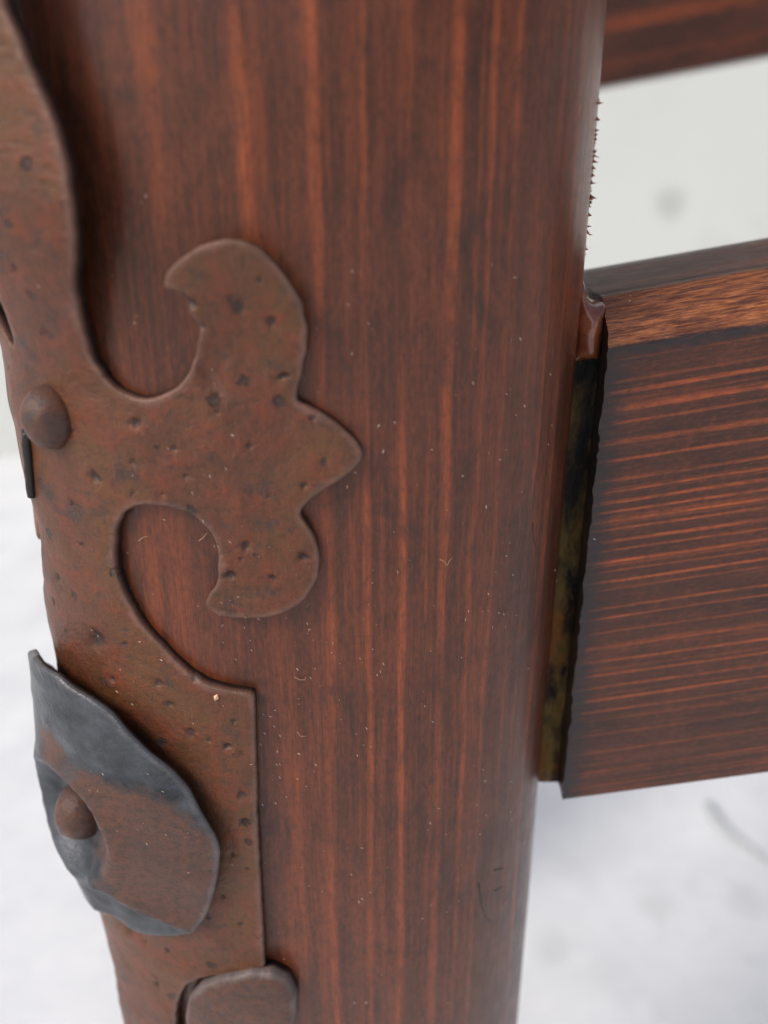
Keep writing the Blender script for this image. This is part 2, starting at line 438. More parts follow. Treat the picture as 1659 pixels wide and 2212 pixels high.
# zoom-crop coordinates -> 1659-wide pixels
def z2(pts): return [(x / 1.106 * .5486, (900 + y / 1.106) * .5486) for x, y in pts]
def z3(pts): return [(x / 1.106 * .5486, (1900 + y / 1.106) * .5486) for x, y in pts]
def z4(pts): return [(x / 1.106 * .5486, (2900 + y / 1.106) * .5486) for x, y in pts]
def z1(pts): return [(x / 1.106 * .5486, (y / 1.106) * .5486) for x, y in pts]
def z5(pts): return [((100 + x / 1.843) * .5486, (2500 + y / 1.843) * .5486) for x, y in pts]

Z_BAY = unproj(300, 855)[1]; Z_STRAP_TOP = unproj(20, 60)[1] + .02
def strap_lift(z):
    k = np.clip((z - Z_BAY - .001) / .024, 0, 1); return .0052 * k * k * (3 - 2 * k)
def trace(px, h=.0018):
    out = []
    for x, y in px:
        hz = h + float(strap_lift(unproj(x, y, h)[1])); out.append(unproj(x, y, hz))
    return np.array(out)

right = z1([(0, 22), (60, 130), (120, 290), (185, 420), (235, 560), (275, 700), (298, 860), (312, 1000), (322, 1120)]) + \
    z2([(318, 240), (338, 340), (352, 440), (388, 560), (440, 645), (500, 702), (560, 735), (620, 745), (700, 730), (755, 705),
        (805, 655), (835, 600), (850, 540), (862, 480), (878, 440), (845, 400), (812, 340), (795, 290), (760, 262), (716, 275),
        (712, 215), (745, 175), (800, 120), (880, 70), (980, 45), (1060, 55), (1130, 85), (1200, 150), (1260, 230), (1310, 310),
        (1335, 400), (1337, 480), (1327, 560), (1307, 650), (1290, 750), (1340, 775), (1400, 805), (1470, 850), (1540, 910),
        (1582, 965), (1588, 990), (1545, 1050), (1480, 1100), (1400, 1150)]) + \
    z3([(1322, 100), (1300, 132), (1320, 165), (1360, 220), (1385, 280), (1395, 350), (1390, 410), (1360, 470), (1310, 530),
        (1240, 570), (1150, 592), (1060, 600), (980, 594), (920, 572), (884, 538), (905, 495), (938, 450), (948, 400), (950, 350),
        (940, 270), (910, 210), (860, 160), (800, 128), (720, 108), (650, 99), (590, 104), (540, 130), (507, 180), (495, 240),
        (492, 310), (502, 400), (530, 480), (570, 560), (620, 640), (680, 700), (750, 770), (830, 840), (900, 882), (980, 906),
        (1060, 920), (1107, 922), (1110, 1000), (1110, 1100)]) + \
    z4([(1112, 0), (1115, 200), (1121, 400), (1131, 600), (1141, 800), (1150, 950), (1155, 1012), (1080, 1024), (980, 1040), (880, 1056), (810, 1085),
        (780, 1140), (764, 1200), (765, 1260)])
rt = trace(right)
AXIS = .5 * (unproj(125, 912, .003)[0] + unproj(190, 1770, .003)[0])
print('AXIS', AXIS, 'S range', S_MIN, S_MAX, 'strap s', rt[:4, 0])
rt[:, 0] = np.maximum(rt[:, 0], AXIS + .006)
top_ext = np.array([[AXIS + .006, Z_STRAP_TOP + .02], [rt[0, 0] + 0.0, rt[0, 1] + .012]])
bot_ext = np.array([[rt[-1, 0], rt[-1, 1] - .02], [AXIS + .004, rt[-1, 1] - .03]])
half = np.concatenate([top_ext[1:], rt, bot_ext])
half = resample(half, .0006, False); half = smooth_open(half, 2)
jit = np.array([[noise.noise(Vector((p[0] * 700, p[1] * 700, 0))), noise.noise(Vector((p[0] * 700, p[1] * 700, 5)))] for p in half])
half = half + jit * .00016
mir = half[::-1].copy(); 
zl = unproj(14, 610, .004)[1]; s_r = float(np.interp(zl, rt[:12, 1][::-1], rt[:12, 0][::-1])); s_l = unproj(16, 610, .004)[0]
fac = min(1.0, max(.3, (AXIS - s_l) / (s_r - AXIS))); print('fac', fac, s_r, s_l)
bl = np.clip((mir[:, 1] - (Z_BAY - .012)) / .01, 0, 1)
mir[:, 0] = AXIS - (mir[:, 0] - AXIS) * (1 + (fac * 1.08 - 1) * bl); mir[:, 1] += .005 * bl
outline = np.concatenate([half, mir])

def plate_top(s, z):
    h = .0018 + float(strap_lift(z)) + .0004 * noise.noise(Vector((s * 120, z * 120, 2))) + .00013 * noise.noise(Vector((s * 420, z * 420, 8)))
    far = max(0, (AXIS - s) - .012); zz = (z - Z_TIPL) / .012
    h += 5.0 * far * far * math.exp(-zz * zz) * 2.2
    return h
Z_TIPL = unproj(600, 1230, .002)[1]

dent_px = [(520, 660, 14, 1.3), (505, 640, 9, 1), (612, 812, 16, .5), (568, 598, 8, 1), (590, 690, 12, 1), (700, 1000, 9, 1.4), (538, 965, 9, 1),
           (655, 1050, 9, 1), (580, 1075, 6, 1), (530, 1180, 11, 1.2), (590, 1250, 12, .6), (655, 1205, 17, .6), (495, 1245, 18, .7), (520, 1210, 7, 1),
           (675, 905, 10, .8), (425, 650, 14, .8), (440, 700, 10, 1), (290, 915, 13, 1), (285, 1000, 8, 1.4), (375, 970, 9, 1), (200, 1030, 12, 1.6),
           (205, 1385, 26, 1.4), (265, 1395, 9, 1), (240, 1470, 9, 1.2), (340, 1478, 12, 1), (410, 1585, 15, 1.1), (365, 1523, 10, 1), (490, 1615, 14, .7),
           (120, 1250, 9, 1.5), (112, 1300, 8, 1.5), (45, 400, 9, 1.8), (30, 320, 7, 1.6), (10, 450, 14, 1.2), (75, 575, 8, 1.5), (520, 1720, 12, 1.2),
           (525, 1780, 13, 1.5), (500, 1850, 8, 1), (480, 1940, 9, 1), (520, 2000, 10, .8), (535, 1880, 8, 1), (505, 1560, 9, 1), (450, 1600, 8, 1),
           (560, 2030, 7, 1), (360, 2060, 9, 1.4), (335, 2130, 10, 1.4), (275, 2010, 14, 2.2), (310, 2040, 7, 1.5), (420, 1470, 11, .8), (470, 890, 7, 1),
           (400, 1030, 6, 1), (350, 1070, 6, 1), (170, 1180, 7, 1.3), (150, 1090, 7, 1.4), (330, 1340, 6, 1), (290, 1180, 6, 1)]
dents = []
for x, y, r, el in dent_px:
    s, z = unproj(x, y, .002); s2 = unproj(x + 10, y, .002)[0]
    rr = max(.0004, min(.0016, r * .00007)); dents.append((s, z, rr * .95, rr * .42, el, random.uniform(-.6, .6)))
sf, zf = unproj(452, 792, .002); dents.append((sf, zf, .0021, .0008, 1.9, 0.1))
sf, zf = unproj(408, 645, .002); dents.append((sf, zf, .0012, .0006, 1.0, 0.1))
rd = random.Random(5)
for _ in range(60):
    s = rd.uniform(AXIS - .05, AXIS + .065); z = rd.uniform(-.2, .05); r = rd.uniform(.0003, .0007)
    dents.append((s, z, r, r * .22, rd.uniform(.8, 1.6), rd.uniform(-1, 1)))
plate = build_plate('corner_plate', outline, plate_top, .0019, M_IRON, ROOT, dents=dents)

plate['label'] = 'rusty pitted iron corner plate with scrolled hooks'
# rivets: hammered domes standing on the plate
def dome(name, s, z, r, hgt, base_h, mat, parent, seed=0, flat=1.0, view=0.0):
    o = surf(np.array([s]), np.array([z]), base_h)[0]
    n = Vector((float(np.interp(s, sarc, snx)), float(np.interp(s, sarc, sny)), 0)); t = Vector((-n.y, n.x, 0)); u = Vector((0, 0, 1))
    if view: n = (n + (CAM - Vector(o)).normalized() * view).normalized(); t = Vector((-n.y, n.x, 0)).normalized(); u = n.cross(t) * -1 if n.cross(t).z < 0 else n.cross(t)
    prof = [(1.0, -.25), (1.03, 0.02), (1.0, .16), (.93, .36), (.8, .6), (.62, .8), (.4, .93), (.2, .985)]
    V, Fc, uv = [], [], []; m = 40
    for (pr, pz) in prof:
        for j in range(m):
            a_ = 2 * math.pi * j / m; k = 1 + .035 * noise.noise(Vector((math.cos(a_) * 1.5, math.sin(a_) * 1.5, seed)))
            p = Vector(o) + (t * math.cos(a_) * flat + u * math.sin(a_)) * pr * r * k
            q = pz * hgt + .00018 * noise.noise(p * 380 + Vector((seed, 0, 0)))
            p = p + n * q; V.append(p); uv.append(((s + math.cos(a_) * pr * r) * 100 + seed, (z + math.sin(a_) * pr * r) * 100))
    V.append(Vector(o) + n * hgt); uv.append((s * 100 + seed, z * 100))
    for i in range(len(prof) - 1):
        for j in range(m):
            Fc.append((i * m + j, i * m + (j + 1) % m, (i + 1) * m + (j + 1) % m, (i + 1) * m + j))
    for j in range(m): Fc.append(((len(prof) - 1) * m + j, (len(prof) - 1) * m + (j + 1) % m, len(V) - 1))
    at = {'under': [.0] * len(V), 'edge': [.0] * len(V), 'dent': [0] * len(V), 'rust': [.78 + .3 * noise.noise(v * 250) for v in V]}
    return mesh_obj(name, V, Fc, mat, parent, uv=uv, attrs=at)
M_RIVET = iron_material('rivet_iron', steel=True)
zr1 = unproj(118, 912, .003)[1]; LAX, zr2 = unproj(172, 1792, .006); LAX -= .0030
print('LAX', LAX, AXIS)
dome('rivet', AXIS + .0008, zr1, .0041, .0034, .0019, M_RIVET, plate, 3, .86)

# leaf shaped rosette, dished round its rivet
leaf_r = z5([(130, 165), (200, 188), (250, 240), (330, 310), (420, 390), (520, 450), (610, 530), (690, 600), (770, 700), (830, 780), (910, 850),
             (1000, 920), (1080, 980), (1150, 1060), (1220, 1170), (1290, 1300), (1360, 1420), (1410, 1510), (1417, 1570), (1402, 1700), (1388, 1800),
             (1362, 1900), (1332, 2000), (1300, 2085)]) + z4([(868, 822), (830, 868), (780, 895), (700, 899), (620, 893), (560, 878), (505, 835)])
LH = .0042
lt = np.array([unproj(x, y, LH) for x, y in leaf_r])
lt = lt[lt[:, 0] > LAX + .0042]
lt = np.concatenate([[[LAX + .0030, unproj(110, 1428, .006)[1] - .0030]], lt])
lh = smooth_open(resample(lt, .0006, False), 14); lm = lh[::-1].copy(); lm[:, 0] = 2 * LAX - lm[:, 0]
leaf_out = np.concatenate([lh, lm])
ZL0, ZL1 = lt[:, 1].min(), lt[:, 1].max(); SLW = lt[:, 0].max() - LAX
leafpoly = resample(leaf_out, .0006)
def leaf_top(s, z):
    u = abs(s - LAX) / SLW; v = (z - zr2)
    r = math.hypot((s - LAX), v * .8)
    k = min(1, max(0, (r - .0052) / .0038)); k = k * k * (3 - 2 * k); m_ = min(1, max(0, (r - .009) / .014))
    h = .0041 + .0028 * k - .0022 * m_
    if v > 0: h += .0014 * min(1, v / (ZL1 - zr2)) ** 2.2 * max(0, 1 - u * 1.5)
    if v < 0: h -= .0012 * min(1, -v / (zr2 - ZL0)) ** 2
    fd = ((z - F1[1]) * (F2[0] - F1[0]) - (s - F1[0]) * (F2[1] - F1[1])) / FL   # > 0 above the fold
    rt_ = min(1, max(0, (s - LAX) / .004))
    if fd < 0: h += (.0006 - .62 * min(.0036, -fd)) * rt_
    else: h += .0006 * math.exp(-(fd / .0018) ** 2) * rt_
    h += .0007 * math.exp(-((r - .0085) / .0016) ** 2)
    h = max(h, .0034)
    h += .0004 * rt_ * noise.noise(Vector((s * 110, z * 110, 4))) + .00018 * noise.noise(Vector((s * 380, z * 380, 9)))
    return h
F1 = unproj(215, 1885, .005); F2 = unproj(395, 2015, .005); FL = math.hypot(F2[0] - F1[0], F2[1] - F1[1])
blobs = [(unproj(340, 1850, LH), .011), (unproj(300, 1775, LH), .006), (unproj(225, 1700, LH), .0035), (unproj(140, 1600, LH), .0035), (unproj(400, 1950, LH), .007), (unproj(200, 1900, LH), .004)]
def leaf_rust(s, z):
    fd = ((z - F1[1]) * (F2[0] - F1[0]) - (s - F1[0]) * (F2[1] - F1[1])) / FL
    return min(1, max(0, min(1, .6 + fd / .002))) * min(1, sum(math.exp(-((s - p[0]) ** 2 + (z - p[1]) ** 2) / (r * r)) for p, r in blobs))
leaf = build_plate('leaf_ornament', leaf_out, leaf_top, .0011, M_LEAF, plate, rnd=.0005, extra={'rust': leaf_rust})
leaf['label'] = 'dark leaf shaped iron ornament with rust patches'
dome('rivet', LAX, zr2, .0047, .0042, leaf_top(LAX, zr2) - .0002, M_RIVET, plate, 8, .86, view=.5)

# rounded boss below the plate
bs, bz = unproj(490, 2190, .004)
bo = [unproj(x, y, .003) for x, y in [(x, y + 44) for x, y in ((402, 2120), (430, 2092), (480, 2074), (540, 2062), (590, 2064), (622, 2080), (640, 2115), (640, 2160), (630, 2200), (600, 2240), (540, 2265), (480, 2270), (425, 2255), (400, 2210), (395, 2160))]]
bo = resample(np.array(bo), .0006)
def boss_top(s, z):
    d = float(seg_dist(np.array([[s, z]]), bo)[0]); k = min(1, d / .008)
    return .0022 + .0017 * math.sqrt(max(0, 1 - (1 - k) ** 2)) + .0002 * noise.noise(Vector((s * 200, z * 200, 6)))
build_plate('boss', bo, boss_top, .0022, M_LEAF, plate, rnd=.0006, extra={'rust': lambda s, z: .75})

# ------------------------------------------------------------------ rails
Y_RAIL = -.0165
p_sh_t = on_plane(1318, 757, 1, Y_RAIL); p_sh_b = on_plane(1211, 1727, 1, Y_RAIL)
X_SH = .5 * (p_sh_t.x + p_sh_b.x); print('shoulder', p_sh_t, p_sh_b)
p_ct = on_plane(1320, 640, 1, Y_RAIL + .0065)
Y_BACK = Y_RAIL + .033
p_bt = on_plane(1330, 578, 1, Y_BACK)
Z_F, Z_B, Z_C = p_sh_t.z, p_sh_b.z, p_ct.z
print('rail z', Z_F, Z_C, Z_B, p_bt)

def rail(name, x0, sec, length, mat, parent, stripes, charred=True, seed=0, ncol=70, rowstep=.00016):
    """prism along RAIL from the plane x = x0; sec = [(y, z, kind)...] in that plane, closed"""
    P0 = []; K = []; ac = []; AF = ac_front(sec)
    acc = 0
    for i in range(len(sec)):
        y0, z0, k0 = sec[i]; y1, z1, _ = sec[(i + 1) % len(sec)]
        L = math.hypot(y1 - y0, z1 - z0); st = rowstep if k0 in ('front', 'worn') else .003
        m = max(2, int(L / st))
        for j in range(m):
            f = j / m; P0.append((y0 + (y1 - y0) * f, z0 + (z1 - z0) * f)); K.append(k0); ac.append(acc + L * f)
        acc += L
    m = len(P0); xs = np.concatenate([np.linspace(0, .045, ncol), np.linspace(.05, length, 12)]) / RAIL.x
    V, ring, worn, char, uv = [], [], [], [], []
    for i, q in enumerate(xs):
        for j, (y, z) in enumerate(P0):
            dy = RAIL.y * q; dz = RAIL.z * q; dx = RAIL.x * q
            wv = fbm(Vector((q * 14, ac[j] * 90, seed)), 2); w2 = noise.noise(Vector((q * 70, ac[j] * 500, seed + 3)))
            a_ = ac[j] + wv * .0005 + w2 * .00014
            n_ = (.00016 * noise.noise(Vector((q * 260, ac[j] * 900, seed)))) if K[j] == 'worn' else .00004 * w2
            ex = (.00045 * fbm(Vector((ac[j] * 310, 3, seed)), 4)) if i == 0 else 0
            V.append((x0 + dx - ex * (i == 0), y - n_, z + dz + n_ * .5))
            r = 0
            if K[j] == 'front':
                for (c, wd, k) in stripes:
                    dd_ = abs(a_ - c) / wd
                    r = max(r, k * min(1, max(0, 1.6 - dd_ * (1.9 if a_ > c else 1.2))))
            elif K[j] != 'worn': r = .5 if noise.noise(Vector((ac[j] * 300, q * 4, 2))) > .2 else 0
            ring.append(r * max(.25, min(1.1, .85 + .5 * noise.noise(Vector((q * 40, ac[j] * 400, 1))))))
            sd_ = min(ac[j], AF - ac[j]) if K[j] in ('worn', 'front') else -(acc - ac[j])
            wv_ = max(0.0, min(1.0, .5 + sd_ / .0024)) if charred else 0.0; worn.append(wv_)
            cc = max(0, 1 - q / .007) * .85 if charred else 0
            if charred and K[j] == 'front': cc = max(cc, .78 * max(0, 1 - max(0, ac[j] - AF - .0004) / .0026))
            if charred and K[j] == 'top': cc = .4
            if charred and K[j] == 'worn': cc = max(cc * .25, .85 * max(0, 1 - (AF - ac[j]) / .0012))
            char.append(cc); uv.append((ac[j] * 100, q * 100))
    n_c = len(xs); Fc = []
    for i in range(n_c - 1):
        for j in range(m):
            k = (j + 1) % m; Fc.append((i * m + j, i * m + k, (i + 1) * m + k, (i + 1) * m + j))
    for base in (0, (n_c - 1) * m):
        k0 = len(V)
        for j in range(m):
            V.append(V[base + j]); ring.append(0); worn.append(-1.0); char.append(1.6 if charred else .3); uv.append(uv[base + j])
        Fc.append(tuple(k0 + j for j in (range(m - 1, -1, -1) if base == 0 else range(m))))
    o = mesh_obj(name, V, Fc, mat, parent, uv=uv, attrs={'ring': ring, 'worn': worn, 'char': char}, smooth=True)
    return o
def ac_front(sec):
    acc = 0
    for i in range(len(sec)):
        y0, z0, k0 = sec[i]; y1, z1, _ = sec[(i + 1) % len(sec)]
        if k0 == 'front': return acc
        acc += math.hypot(y1 - y0, z1 - z0)
Z_TB = Z_C + .0004
sec = [(Y_RAIL + .0065, Z_C, 'worn'), (Y_RAIL + .0022, Z_C - (Z_C - Z_F) * .42, 'worn'), (Y_RAIL, Z_F, 'front'), (Y_RAIL, Z_B, 'bottom'),
       (Y_BACK, Z_B, 'back'), (Y_BACK, Z_TB, 'top')]
# orange lines of the rail, measured down the front at x = 1528
af = ac_front(sec); fs = []
xq = 1528
for yy, wpx, k in ([(778, 5, .5), (800, 8, .9), (838, 9, 1), (868, 6, .6), (912, 13, 1), (950, 7, .8), (990, 7, .7), (1013, 6, .8), (1036, 7, .9),
                    (1057, 5, .8), (1075, 7, 1), (1093, 5, .8), (1118, 7, 1), (1138, 5, .8), (1163, 7, 1), (1184, 5, .8), (1206, 6, .9), (1222, 4, .7),
                    (1262, 6, .9), (1283, 5, .8), (1313, 5, .7), (1344, 6, .8), (1374, 6, .8), (1404, 6, .8), (1430, 6, .7), (1455, 6, .8), (1480, 5, .5),
                    (1500, 5, .3), (1530, 6, .3), (1566, 6, .5), (1607, 6, .6), (1640, 6, .4), (1670, 6, .3)]):
    p = on_plane(xq, yy, 1, Y_RAIL + .003); q = (p.x - X_SH) / RAIL.x; zz = p.z - RAIL.z * q
    fs.append((af + (Z_F - zz), wpx * .000046, k))
rr_ = random.Random(4)
fs += [(af + rr_.uniform(.001, .082), rr_.choice([.0001, .00016, .0003]), rr_.uniform(.1, .45)) for _ in range(36)]
low = rail('lower_rail', X_SH, sec, .42, M_RAIL, ROOT, fs, seed=11)

# tenon in the gap, and the varnish that ran into the top of the joint
t = NT('raw_tenon_wood'); pp = t.n('TexCoord').outputs['Object']
tv = t.scale(pp, (60, 60, 22)); 
c = t.mix(t.ramp(t.noise(tv, 2.2, 4, .6), .36, .56), srgb(40, 29, 18), srgb(116, 92, 44))
c = t.mix(t.ramp(t.noise(tv, 3, 4, .6), .52, .62), c, srgb(128, 78, 34))
c = t.mix(t.ramp(t.noise(tv, 1.7, 6, .7), .46, .57), c, srgb(18, 15, 13))
t.out(Base_Color=c, Roughness=.5, Specular_IOR_Level=.15); t.out(Normal=t.bump(t.noise(tv, 20, 4), .0004, .5)); M_TENON = t.m
Y_TEN = Y_RAIL + .0052
z_tb = on_plane(1183, 1690, 1, Y_TEN).z; z_tt = on_plane(1290, 690, 1, Y_TEN).z
bm = bmesh.new()
zs = np.linspace(z_tb, z_tt, 50)
tv_, tf_ = [], []
for i, z in enumerate(zs):
    for (x, y) in ((X_SH + .002, Y_TEN), (X_SH - .002, Y_TEN), (X_SH - .005, Y_TEN + .0002), (X_SH - .014, Y_TEN), (X_SH - .014, Y_TEN + .016), (X_SH + .002, Y_TEN + .016)):
        tv_.append((x, y + .0006 * noise.noise(Vector((x * 200, 2, z * 160))), z))
for i in range(len(zs) - 1):
    for j in range(6): tf_.append((i * 6 + j, i * 6 + (j + 1) % 6, (i + 1) * 6 + (j + 1) % 6, (i + 1) * 6 + j)[::-1])
tf_.append(tuple(range(6))); tf_.append(tuple(range(len(tv_) - 1, len(tv_) - 7, -1)))
bm.free()
mesh_obj('tenon', tv_, tf_, M_TENON, ROOT, smooth=False)

t = NT('varnish_run'); pp = t.n('TexCoord').outputs['Object']
c = t.mix(t.ramp(t.noise(pp, 160, 5, .6), .4, .65), srgb(92, 46, 28), srgb(128, 68, 40))
c = t.mix(t.ramp(t.noise(pp, 140, 5, .7), .5, .66), c, srgb(140, 86, 62))  # pinkish gloss highlights painted into the colour as noise patches
t.out(Base_Color=c, Roughness=.2, Coat_Weight=.6, Coat_Roughness=.08); t.out(Normal=t.bump(t.noise(pp, 500, 4), .0006, .35)); M_VARN = t.m
# outline of the run in the plane just behind the leg's edge
vo = [(1258, 575), (1268, 600), (1277, 622), (1285, 648), (1300, 660), (1322, 655), (1320, 700), (1312, 745), (1306, 790), (1285, 786), (1262, 790), (1232, 800), (1236, 740), (1240, 680), (1246, 630), (1250, 590)]
YV = Y_RAIL + .002
vp = np.array([(on_plane(x, y, 1, YV).x, on_plane(x, y, 1, YV).z) for x, y in vo]); vp = smooth_open(resample(vp, .0005), 2)
lo, hi = vp.min(0), vp.max(0); gx_, gy_ = np.meshgrid(np.arange(lo[0], hi[0], .0004), np.arange(lo[1], hi[1], .0004))
ip = np.stack([gx_.ravel(), gy_.ravel()], -1); ip = ip[inside(ip, vp)]; ip = ip[seg_dist(ip, vp) > .0002]
v2, _, f2, *_r = delaunay_2d_cdt([Vector(p) for p in np.concatenate([vp, ip])], [], [list(range(len(vp)))], 1, 1e-7)
v2 = np.array([tuple(v) for v in v2]); dd = seg_dist(v2, vp); n = len(v2); V = []
for (x, z), d in zip(v2, dd):
    k = min(1, d / .0034); dip = .0022 * math.exp(-((x - (lo[0] + hi[0]) / 2) / .0016) ** 2) * (1 if z > lo[1] + .004 else 0) * 0
    V.append((x, YV + .0040 - .0046 * math.sqrt(max(0, 1 - (1 - k) ** 2)) + .0006 * fbm(Vector((x * 320, 0, z * 180)), 3), z))
for (x, z) in v2: V.append((x, YV + .012, z))
fc = []; es = set()
for f in f2:
    p0, p1, p2 = (v2[i] for i in f)
    f = list(f) if (p1[0] - p0[0]) * (p2[1] - p0[1]) - (p1[1] - p0[1]) * (p2[0] - p0[0]) > 0 else list(f)[::-1]
    fc.append(tuple(f)); fc.append(tuple(i + n for i in f[::-1]))
    for i in range(3): es.add((f[i], f[(i + 1) % 3]))
for (i, j) in es:
    if (j, i) not in es: fc.append((j, i, i + n, j + n))
mesh_obj('varnish_run', V, fc, M_VARN, ROOT)

# upper rail of the far side, with the far leg that carries it (hidden behind the near leg)
Y_FAR = .26
pf0 = on_plane(1295, 188, 1, Y_FAR); XF = -.03; q = (pf0.x - XF) / RAIL.x
zb = pf0.z - RAIL.z * q; yb = Y_FAR
sec2 = [(yb, zb + .11, 'front'), (yb, zb, 'bottom'), (yb + .035, zb, 'back'), (yb + .035, zb + .11, 'top')]
fs2 = [(.11 - v_, w_ * 1.5, k * .6) for v_, w_, k in ((.008, .0012, .3), (.022, .0022, .9), (.034, .002, .6), (.047, .003, .8), (.060, .002, .7), (.075, .002, .8), (.09, .002, .8))]
rail('upper_rail', XF, sec2, .75, M_RAIL, ROOT, fs2, charred=False, seed=23, ncol=12, rowstep=.001)
far = leg.data
fl_v, fl_f = [], []
zz_ = np.linspace(FOOT, Z_TOP, 12); sl = np.linspace(S_MIN, S_MAX, 65)[:-1]
for z in zz_:
    for p in surf(sl, z, 0): fl_v.append((p[0] - .046, p[1] + Y_FAR + .018, p[2]))
m = len(sl)
for i in range(len(zz_) - 1):
    for j in range(m): fl_f.append((i * m + j, i * m + (j + 1) % m, (i + 1) * m + (j + 1) % m, (i + 1) * m + j))
fl_f.append(tuple(range(m - 1, -1, -1))); fl_f.append(tuple((len(zz_) - 1) * m + j for j in range(m)))
uvf = [((sl[i % m]) * 100, zz_[i // m] * 100) for i in range(len(fl_v))]
mesh_obj('leg', fl_v, fl_f, M_WOOD, ROOT, uv=uvf, attrs={'ring': [.5 if (i % m) % 5 == 0 else 0 for i in range(len(fl_v))]})

# ------------------------------------------------------------------ dust, fibres, splinters
M_DUST = plain('pale_dust', srgb(206, 186, 168), .8)
rd = random.Random(12); DV, DF = [], []
def speck(p, n_, L, wd, ang):
    n_ = n_.normalized(); t_ = n_.cross(Vector((0, 0, 1))).normalized(); u_ = t_.cross(n_)
    a_ = t_ * math.cos(ang) + u_ * math.sin(ang); b_ = n_.cross(a_); k = len(DV)
    DV.extend([p + a_ * L, p - a_ * L, p + b_ * wd, p - b_ * wd, p + n_ * wd, p - n_ * wd * .6])
    DF.extend([tuple(k + i for i in f) for f in ((0, 2, 4), (2, 1, 4), (1, 3, 4), (3, 0, 4), (2, 0, 5), (1, 2, 5), (3, 1, 5), (0, 3, 5))])
cnt_ = 0
while cnt_ < 430:
    x = rd.uniform(0, 1240); y = min(2190, max(20, rd.gauss(1500, 420)))
    s, z = unproj(x, y, .002)
    in_p = bool(inside(np.array([[s, z]]), outline)[0]); in_l = bool(inside(np.array([[s, z]]), leaf_out)[0])
    h = leaf_top(s, z) if in_l else plate_top(s, z) if in_p else 0
    if in_p and rd.random() < .5: continue
    if fbm(Vector((s * 60, z * 60, 40)), 2) < rd.uniform(-.6, .5): continue
    p = Vector(surf(np.array([s]), np.array([z]), h)[0]); n_ = Vector((float(np.interp(s, sarc, snx)), float(np.interp(s, sarc, sny)), 0))
    L = min(.00022, abs(rd.gauss(.00008, .00008)) + .00007)
    speck(p, n_, L * 1.35, L * rd.uniform(.2, .45), rd.gauss(.95, .4)); cnt_ += 1
for _ in range(110):
    x = rd.uniform(1270, 1659); y = rd.uniform(760, 1650) if rd.random() < .8 else rd.uniform(600, 760)
    p = on_plane(x, y, 1, Y_RAIL); q = (p.x - X_SH) / RAIL.x
    if q < .0005: continue
    p.y = Y_RAIL + RAIL.y * q; p = CAM + (p - CAM) * 1.0
    zz = p.z - RAIL.z * q
    if zz > Z_F: p.y += (zz - Z_F) / (Z_C - Z_F) * .0055
    L = abs(rd.gauss(.00012, .00006)) + .00006; speck(p, Vector((0, -1, 0)), L * 1.3, L * .4, rd.gauss(.95, .4))
dust = mesh_obj('dust_specks', DV, DF, M_DUST, ROOT, smooth=False); dust['kind'] = 'stuff'

def tube(name, pts, r, mat, parent, nseg=6, taper=True):
    V, Fc = [], []
    for i, p in enumerate(pts):
        d = (pts[min(i + 1, len(pts) - 1)] - pts[max(i - 1, 0)]).normalized()
        a_ = d.cross(Vector((.3, .9, .2))).normalized(); b_ = d.cross(a_)
        rr = r * (1 - .6 * i / len(pts) if taper else 1)
        for j in range(nseg):
            t_ = 2 * math.pi * j / nseg; V.append(p + (a_ * math.cos(t_) + b_ * math.sin(t_)) * rr)
    for i in range(len(pts) - 1):
        for j in range(nseg): Fc.append((i * nseg + j, i * nseg + (j + 1) % nseg, (i + 1) * nseg + (j + 1) % nseg, (i + 1) * nseg + j))
    Fc.append(tuple(range(nseg - 1, -1, -1))); Fc.append(tuple((len(pts) - 1) * nseg + j for j in range(nseg)))
    return mesh_obj(name, V, Fc, mat, parent)
M_FIBRE = plain('pale_fibre', srgb(176, 140, 112), .7)
for path in ([(950, 1208), (960, 1213), (966, 1222), (970, 1212), (976, 1205)], [(635, 1462), (645, 1468), (658, 1468), (660, 1462)],
             [(430, 1168), (440, 1160), (448, 1150)], [(300, 1168), (310, 1160), (320, 1158)], [(640, 1580), (648, 1590), (660, 1590)]):
    pts = []
    for x, y in path:
        s, z = unproj(x, y, .0002); pts.append(Vector(surf(np.array([s]), np.array([z]), .00025)[0]))
    fine_ = []
    for i in range(len(pts) - 1):
        for k in range(4): fine_.append(pts[i].lerp(pts[i + 1], k / 4))
    fine_.append(pts[-1]); tube('fibre', fine_, .00006, M_FIBRE, ROOT, 5)

M_SPL = plain('raw_splinter', srgb(140, 84, 52), .7)
SV, SF = [], []
s_edge_cache = {}
for _ in range(48):
    y = rd.triangular(150, 590, 420); x_e = 1297 - (y - 188) * .083
    s, z = unproj(x_e - 3, y, 0); p = Vector(surf(np.array([s]), np.array([z]), -.0001)[0])
    L = abs(rd.gauss(0, .00035)) + .0002; d = Vector((.75, rd.uniform(-.5, .3), rd.uniform(-.9, .6))).normalized()
    wd = rd.uniform(.00005, .00014); k = len(SV); bend = Vector((rd.uniform(-.2, .2), 0, rd.uniform(-.4, .4))) * L
    L *= 1 + (rd.random() < .12) * 1.5
    SV.extend([p + Vector((0, 0, wd * 3)), p - Vector((0, 0, wd * 3)), p + Vector((0, -wd * 2, 0)),
               p + d * L * .6 + Vector((0, 0, wd)), p + d * L * .6 - Vector((0, 0, wd)), p + d * L * .6 + Vector((0, -wd, 0)), p + d * L + bend])
    SF.extend([tuple(k + i for i in f) for f in ((0, 1, 4, 3), (1, 2, 5, 4), (2, 0, 3, 5), (3, 4, 6), (4, 5, 6), (5, 3, 6), (0, 2, 1))])
sp_ = mesh_obj('splinters', SV, SF, M_SPL, ROOT, smooth=False); sp_['kind'] = 'stuff'

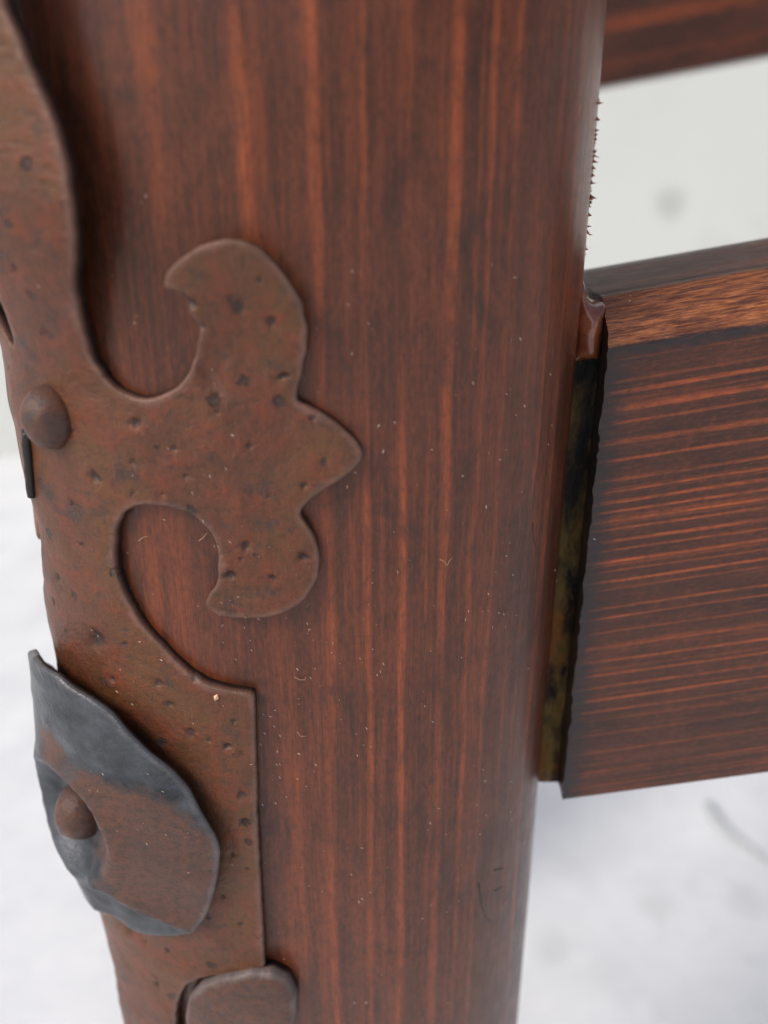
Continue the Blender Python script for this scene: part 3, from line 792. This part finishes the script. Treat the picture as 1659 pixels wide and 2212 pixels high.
# scratches in the varnish and a bent iron tab showing past the plate's far edge
M_SCR = plain('dark_scratch', srgb(40, 26, 24), .6)
for path in ([(1150, 1130), (1152, 1165), (1160, 1195), (1166, 1235), (1170, 1260)], [(1034, 1908), (1040, 1950), (1046, 1975), (1056, 1990), (1072, 1985), (1088, 1978)],
             [(1068, 1925), (1085, 1915), (1100, 1908)], [(1068, 1880), (1085, 1876), (1100, 1868)]):
    pts = []
    for x, y in path:
        s, z = unproj(x, y, 0); pts.append(Vector(surf(np.array([s]), np.array([z]), -.00008)[0]))
    tube('scratch', [pts[i].lerp(pts[i + 1], k / 4) for i in range(len(pts) - 1) for k in range(4)] + [pts[-1]], .00016, M_SCR, leg, 6)
def tab_pt(x, y, back):
    s, z = unproj(x + 8, y, .002); d = ray(x, y); p = Vector(surf(np.array([s]), np.array([z]), .002)[0])
    return CAM + d * ((p - CAM).dot(d) + back)
tp = [tab_pt(x, y, .004) for x, y in ((66, 925), (67, 955), (70, 985), (73, 1015), (75, 1045), (78, 1070))]
tp = [tp[i].lerp(tp[i + 1], k / 4) for i in range(len(tp) - 1) for k in range(4)] + [tp[-1]]
V, Fc = [], []; ms = 12
for i, p in enumerate(tp):
    d = (tp[min(i + 1, len(tp) - 1)] - tp[max(i - 1, 0)]).normalized(); a_ = d.cross(Vector((0, 1, 0))).normalized(); b_ = d.cross(a_)
    e = min(1, (len(tp) - 1 - i) / 2.0 + .45)
    for j in range(ms):
        t_ = 2 * math.pi * j / ms; V.append(p + (a_ * math.cos(t_) * .00095 + b_ * math.sin(t_) * .0022) * e * (1 + .08 * noise.noise(p * 900)))
for i in range(len(tp) - 1):
    for j in range(ms): Fc.append((i * ms + j, i * ms + (j + 1) % ms, (i + 1) * ms + (j + 1) % ms, (i + 1) * ms + j))
Fc.append(tuple(range(ms - 1, -1, -1))); Fc.append(tuple((len(tp) - 1) * ms + j for j in range(ms)))
mesh_obj('bent_tab', V, Fc, plain('blackened_iron', srgb(52, 48, 46), .42, Metallic=.4), plate)

# chip of pale grit on the plate
s, z = unproj(467, 1506, .002); DV, DF = [], []
speck(Vector(surf(np.array([s]), np.array([z]), .0021)[0]), Vector((-.3, -1, 0)), .0007, .0004, 2.0)
mesh_obj('grit_chip', DV, DF, plain('grit', srgb(226, 186, 150), .8), ROOT, smooth=False)

# twig on the ground, out of focus
M_TWIG = plain('grey_twig', srgb(186, 190, 192), .8)
tw = [world_hit(x, y, 2, .004) for x, y in ((1530, 1738), (1540, 1760), (1560, 1785), (1590, 1812), (1625, 1838), (1665, 1865), (1700, 1885))]
ft = []
for i in range(len(tw) - 1):
    for k in range(4): ft.append(tw[i].lerp(tw[i + 1], k / 4))
ft.append(tw[-1])
twig = tube('twig', ft, .0045, M_TWIG, None, 8)
twig['label'] = 'thin curved grey twig lying on the pale ground below the lower rail'; twig['category'] = 'twig'
